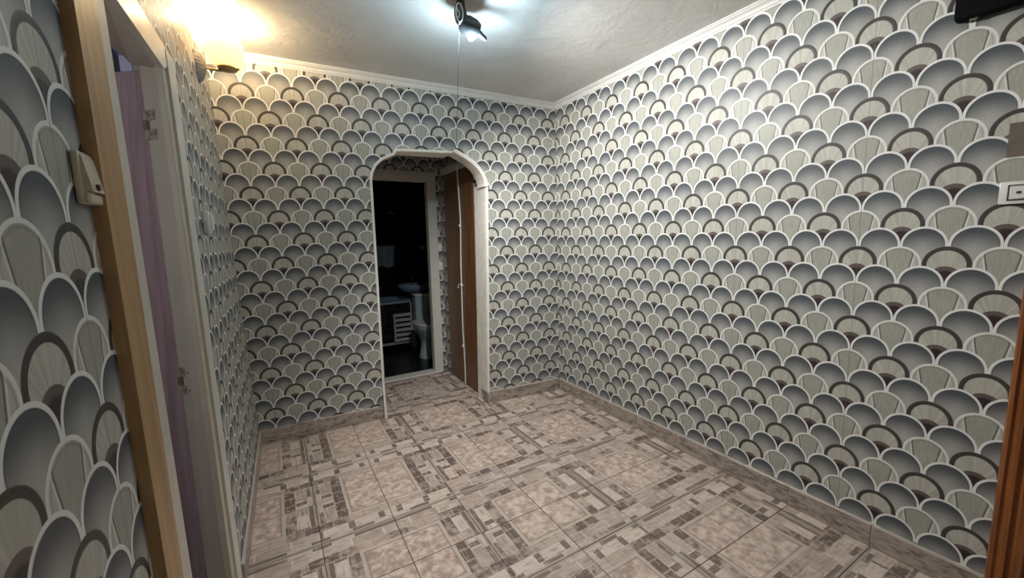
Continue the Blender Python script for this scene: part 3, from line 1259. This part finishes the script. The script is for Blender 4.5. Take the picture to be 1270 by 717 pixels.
mb.lathe([(.030, 2.258), (.052, 2.266), (.068, 2.285), (.077, 2.315), (.078, 2.345), (.072, 2.380), (.063, 2.410), (.059, 2.425), (.056, 2.425), (.060, 2.408), (.069, 2.378), (.075, 2.345), (.074, 2.316), (.065, 2.288), (.050, 2.270), (.030, 2.262)], 96, 'z', (.058, SY, 0), mod=rib2)
mb.build('glass_shade', M['glass_shade'], t, True)
mb = MB()
mb.lathe([(.013, 2.262), (.013, 2.30)], 16, 'z', (.058, SY, 0))
mb.build('lamp_holder', M['ivory'], t, True)
mb = MB()
mb.lathe([(.010, 2.30), (.020, 2.32), (.023, 2.338), (.018, 2.355), (.001, 2.364)], 20, 'z', (.058, SY, 0))
mb.build('bulb', M['warm_bulb'], t, True)

# ------------------------------------------------------------------ ceiling spotlight with reel
LX, LY = 1.012, -.985
t = thing('ceiling_spotlight', 'dark grey adjustable spotlight with lit cool bulb hanging from the ceiling', 'lamp', (LX, LY, H))
mb = MB()
mb.tube([(LX + .02, LY, H), (LX + .018, LY, 2.46), (LX + .025, LY + .004, 2.425), (LX + .036, LY + .004, 2.395)], [.020, .022, .026, .030], 16)
mb.build('stem', M['grey_metal'], t, True)
mb = MB()
mb.lathe([(.001, 0), (.030, .0), (.033, .006), (.033, .014), (.026, .020), (.001, .022)], 28, 'y', (LX - .004, LY - .034, 2.413), ex=.62, ey=1.45)
mb.build('reel', M['grey_metal'], t, True)
mb = MB()
for k in range(28):
    a0 = 2 * math.pi * k / 28
for rr in (.0275,):
    pts = [(LX - .004 + rr * .62 * math.cos(2 * math.pi * k / 28), LY - .036, 2.413 + rr * 1.45 * math.sin(2 * math.pi * k / 28)) for k in range(29)]
    mb.tube(pts, .0028, 6)
mb.tube([(LX - .012 + .008 * math.sin(k * .9), LY - .037, 2.388 + .009 * k) for k in range(6)], .0024, 6)
mb.build('pale_scroll_emblem', M['white_plastic'], t, True)
mb = MB()
hood_dir = Vector((.88, -.05, -.24)).normalized()
p0 = Vector((LX + .020, LY, 2.392))
mb.tube([p0, p0 + hood_dir * .030, p0 + hood_dir * .066, p0 + hood_dir * .088, p0 + hood_dir * .096], [.034, .044, .043, .034, .004], 20)
mb.tube([p0 + hood_dir * .085 + Vector((0, 0, -.004)), p0 + hood_dir * .125 + Vector((0, 0, -.018)), p0 + hood_dir * .132 + Vector((0, 0, -.02))], [.015, .011, .006], 12)
mb.build('hood', M['grey_metal'], t, True)
mb = MB()
bc = (1.076, LY - .008, 2.328)
mb.lathe([(.001, -.013), (.011, -.008), (.016, .002), (.014, .012), (.009, .022)], 20, 'z', bc)
mb.build('bulb', M['led'], t, True)

# thin wire from the spotlight down to the tip of the broken arch moulding
A_, B_ = Vector((LX - .002, LY - .02, 2.352)), Vector((1.418, yb(1.42, 2.04) - .030, 2.050))
pts = []
for k in range(15):
    s_ = k / 14
    p = A_.lerp(B_, s_)
    p.z -= .03 * math.sin(math.pi * s_)
    pts.append(p)
wr = MB()
wr.tube(pts, .0014, 6)
wire = wr.build('ceiling_wire', M['grey_cord'], None, True)
tag(wire, 'thin wire running from the ceiling spotlight down to the arch corner', 'wire')

# white knotted cord hanging in front of the brown door
t = thing('hanging_cord', 'white knotted cord hanging down in front of the brown door panel', 'cord', (VX - .014, .575, .0))
pts = []
for k in range(40):
    z = 2.03 - k * 2.02 / 39
    pts.append((VX - .014 + .003 * math.sin(z * 5), .575 + .012 * math.sin(z * 3.1) - .004 * math.sin(z * 9), z))
mb = MB()
mb.tube(pts, .0065, 8)
mb.build('cord', M['white_cord'], t, True)
for z in (1.50, .96, .38):
    yk = .575 + .012 * math.sin(z * 3.1) - .004 * math.sin(z * 9)
    mb = MB()
    mb.lathe([(.001, -.016), (.011, -.010), (.014, 0), (.011, .010), (.001, .016)], 12, 'z', (VX - .016, yk, z))
    mb.build('knot', M['white_cord'], t, True)
mb = MB()
mb.tube([(VX - .016, .575, .965), (VX - .018, .62, .965), (VX - .018, .645, .95), (VX - .018, .65, .925)], .006, 8)
mb.build('loose_end', M['white_cord'], t, True)

# ------------------------------------------------------------------ right edge of the picture
pt = MB()
for k, (y_, z_, hy, hz) in enumerate(((-2.512, 1.665, .017, .055), (-2.545, 1.66, .016, .05))):
    pt.box(xr(z_) - .0012, xr(z_) + .001, y_ - hy, y_ + hy, z_ - hz, z_ + hz)
tag(pt.build('tape_strip', M['stain'], None), 'faded brownish strip stuck on the wallpaper just above the white wall switch', 'tape')
t = thing('meter_box', 'black box mounted high on the right wall in the top corner', 'box', (xr(2.1), -2.45, 2.09))
MB().box(xr(2.1) - .055, xr(2.1) - .002, -2.75, -2.345, 2.085, 2.40, .012, 2).build('body', M['black'], t, True)
MB().tube([(xr(2.1) - .03, -2.372, 2.10), (xr(2.1) - .028, -2.384, 2.084), (xr(2.1) - .028, -2.396, 2.086), (xr(2.1) - .03, -2.408, 2.10)], .004, 6).build('cable_stub', M['pale_edge'], t, True)

tr9 = bpy.data.objects.new('trim_9', None)
tr9.location = (RX, -2.6, 0)
tr9['kind'] = 'structure'
tr9['abs'] = 1
COL.objects.link(tr9)
prof = [(0, 0), (.012, 0), (.024, .006), (.026, .014), (.020, .022), (.020, .026), (.030, .032), (.030, .042), (.021, .048), (.021, .054), (.033, .062), (.033, .080), (.024, .088), (.024, .120), (0, .120)]
mb = MB()
n = len(prof)
V = [(xr(z) - d, -2.570 - s_, z) for z in (0, 2.05) for d, s_ in prof]
mb.add(V, [(k, (k + 1) % n, (k + 1) % n + n, k + n) for k in range(n)] + [tuple(range(n)), tuple(range(n, 2 * n))])
mb.build('reeded_architrave', M['orange_wood'], tr9)
MB().box(RX - .02, RX - .002, -3.4, -2.69, 0, 2.05).build('leaf', M['orange_wood'], tr9)
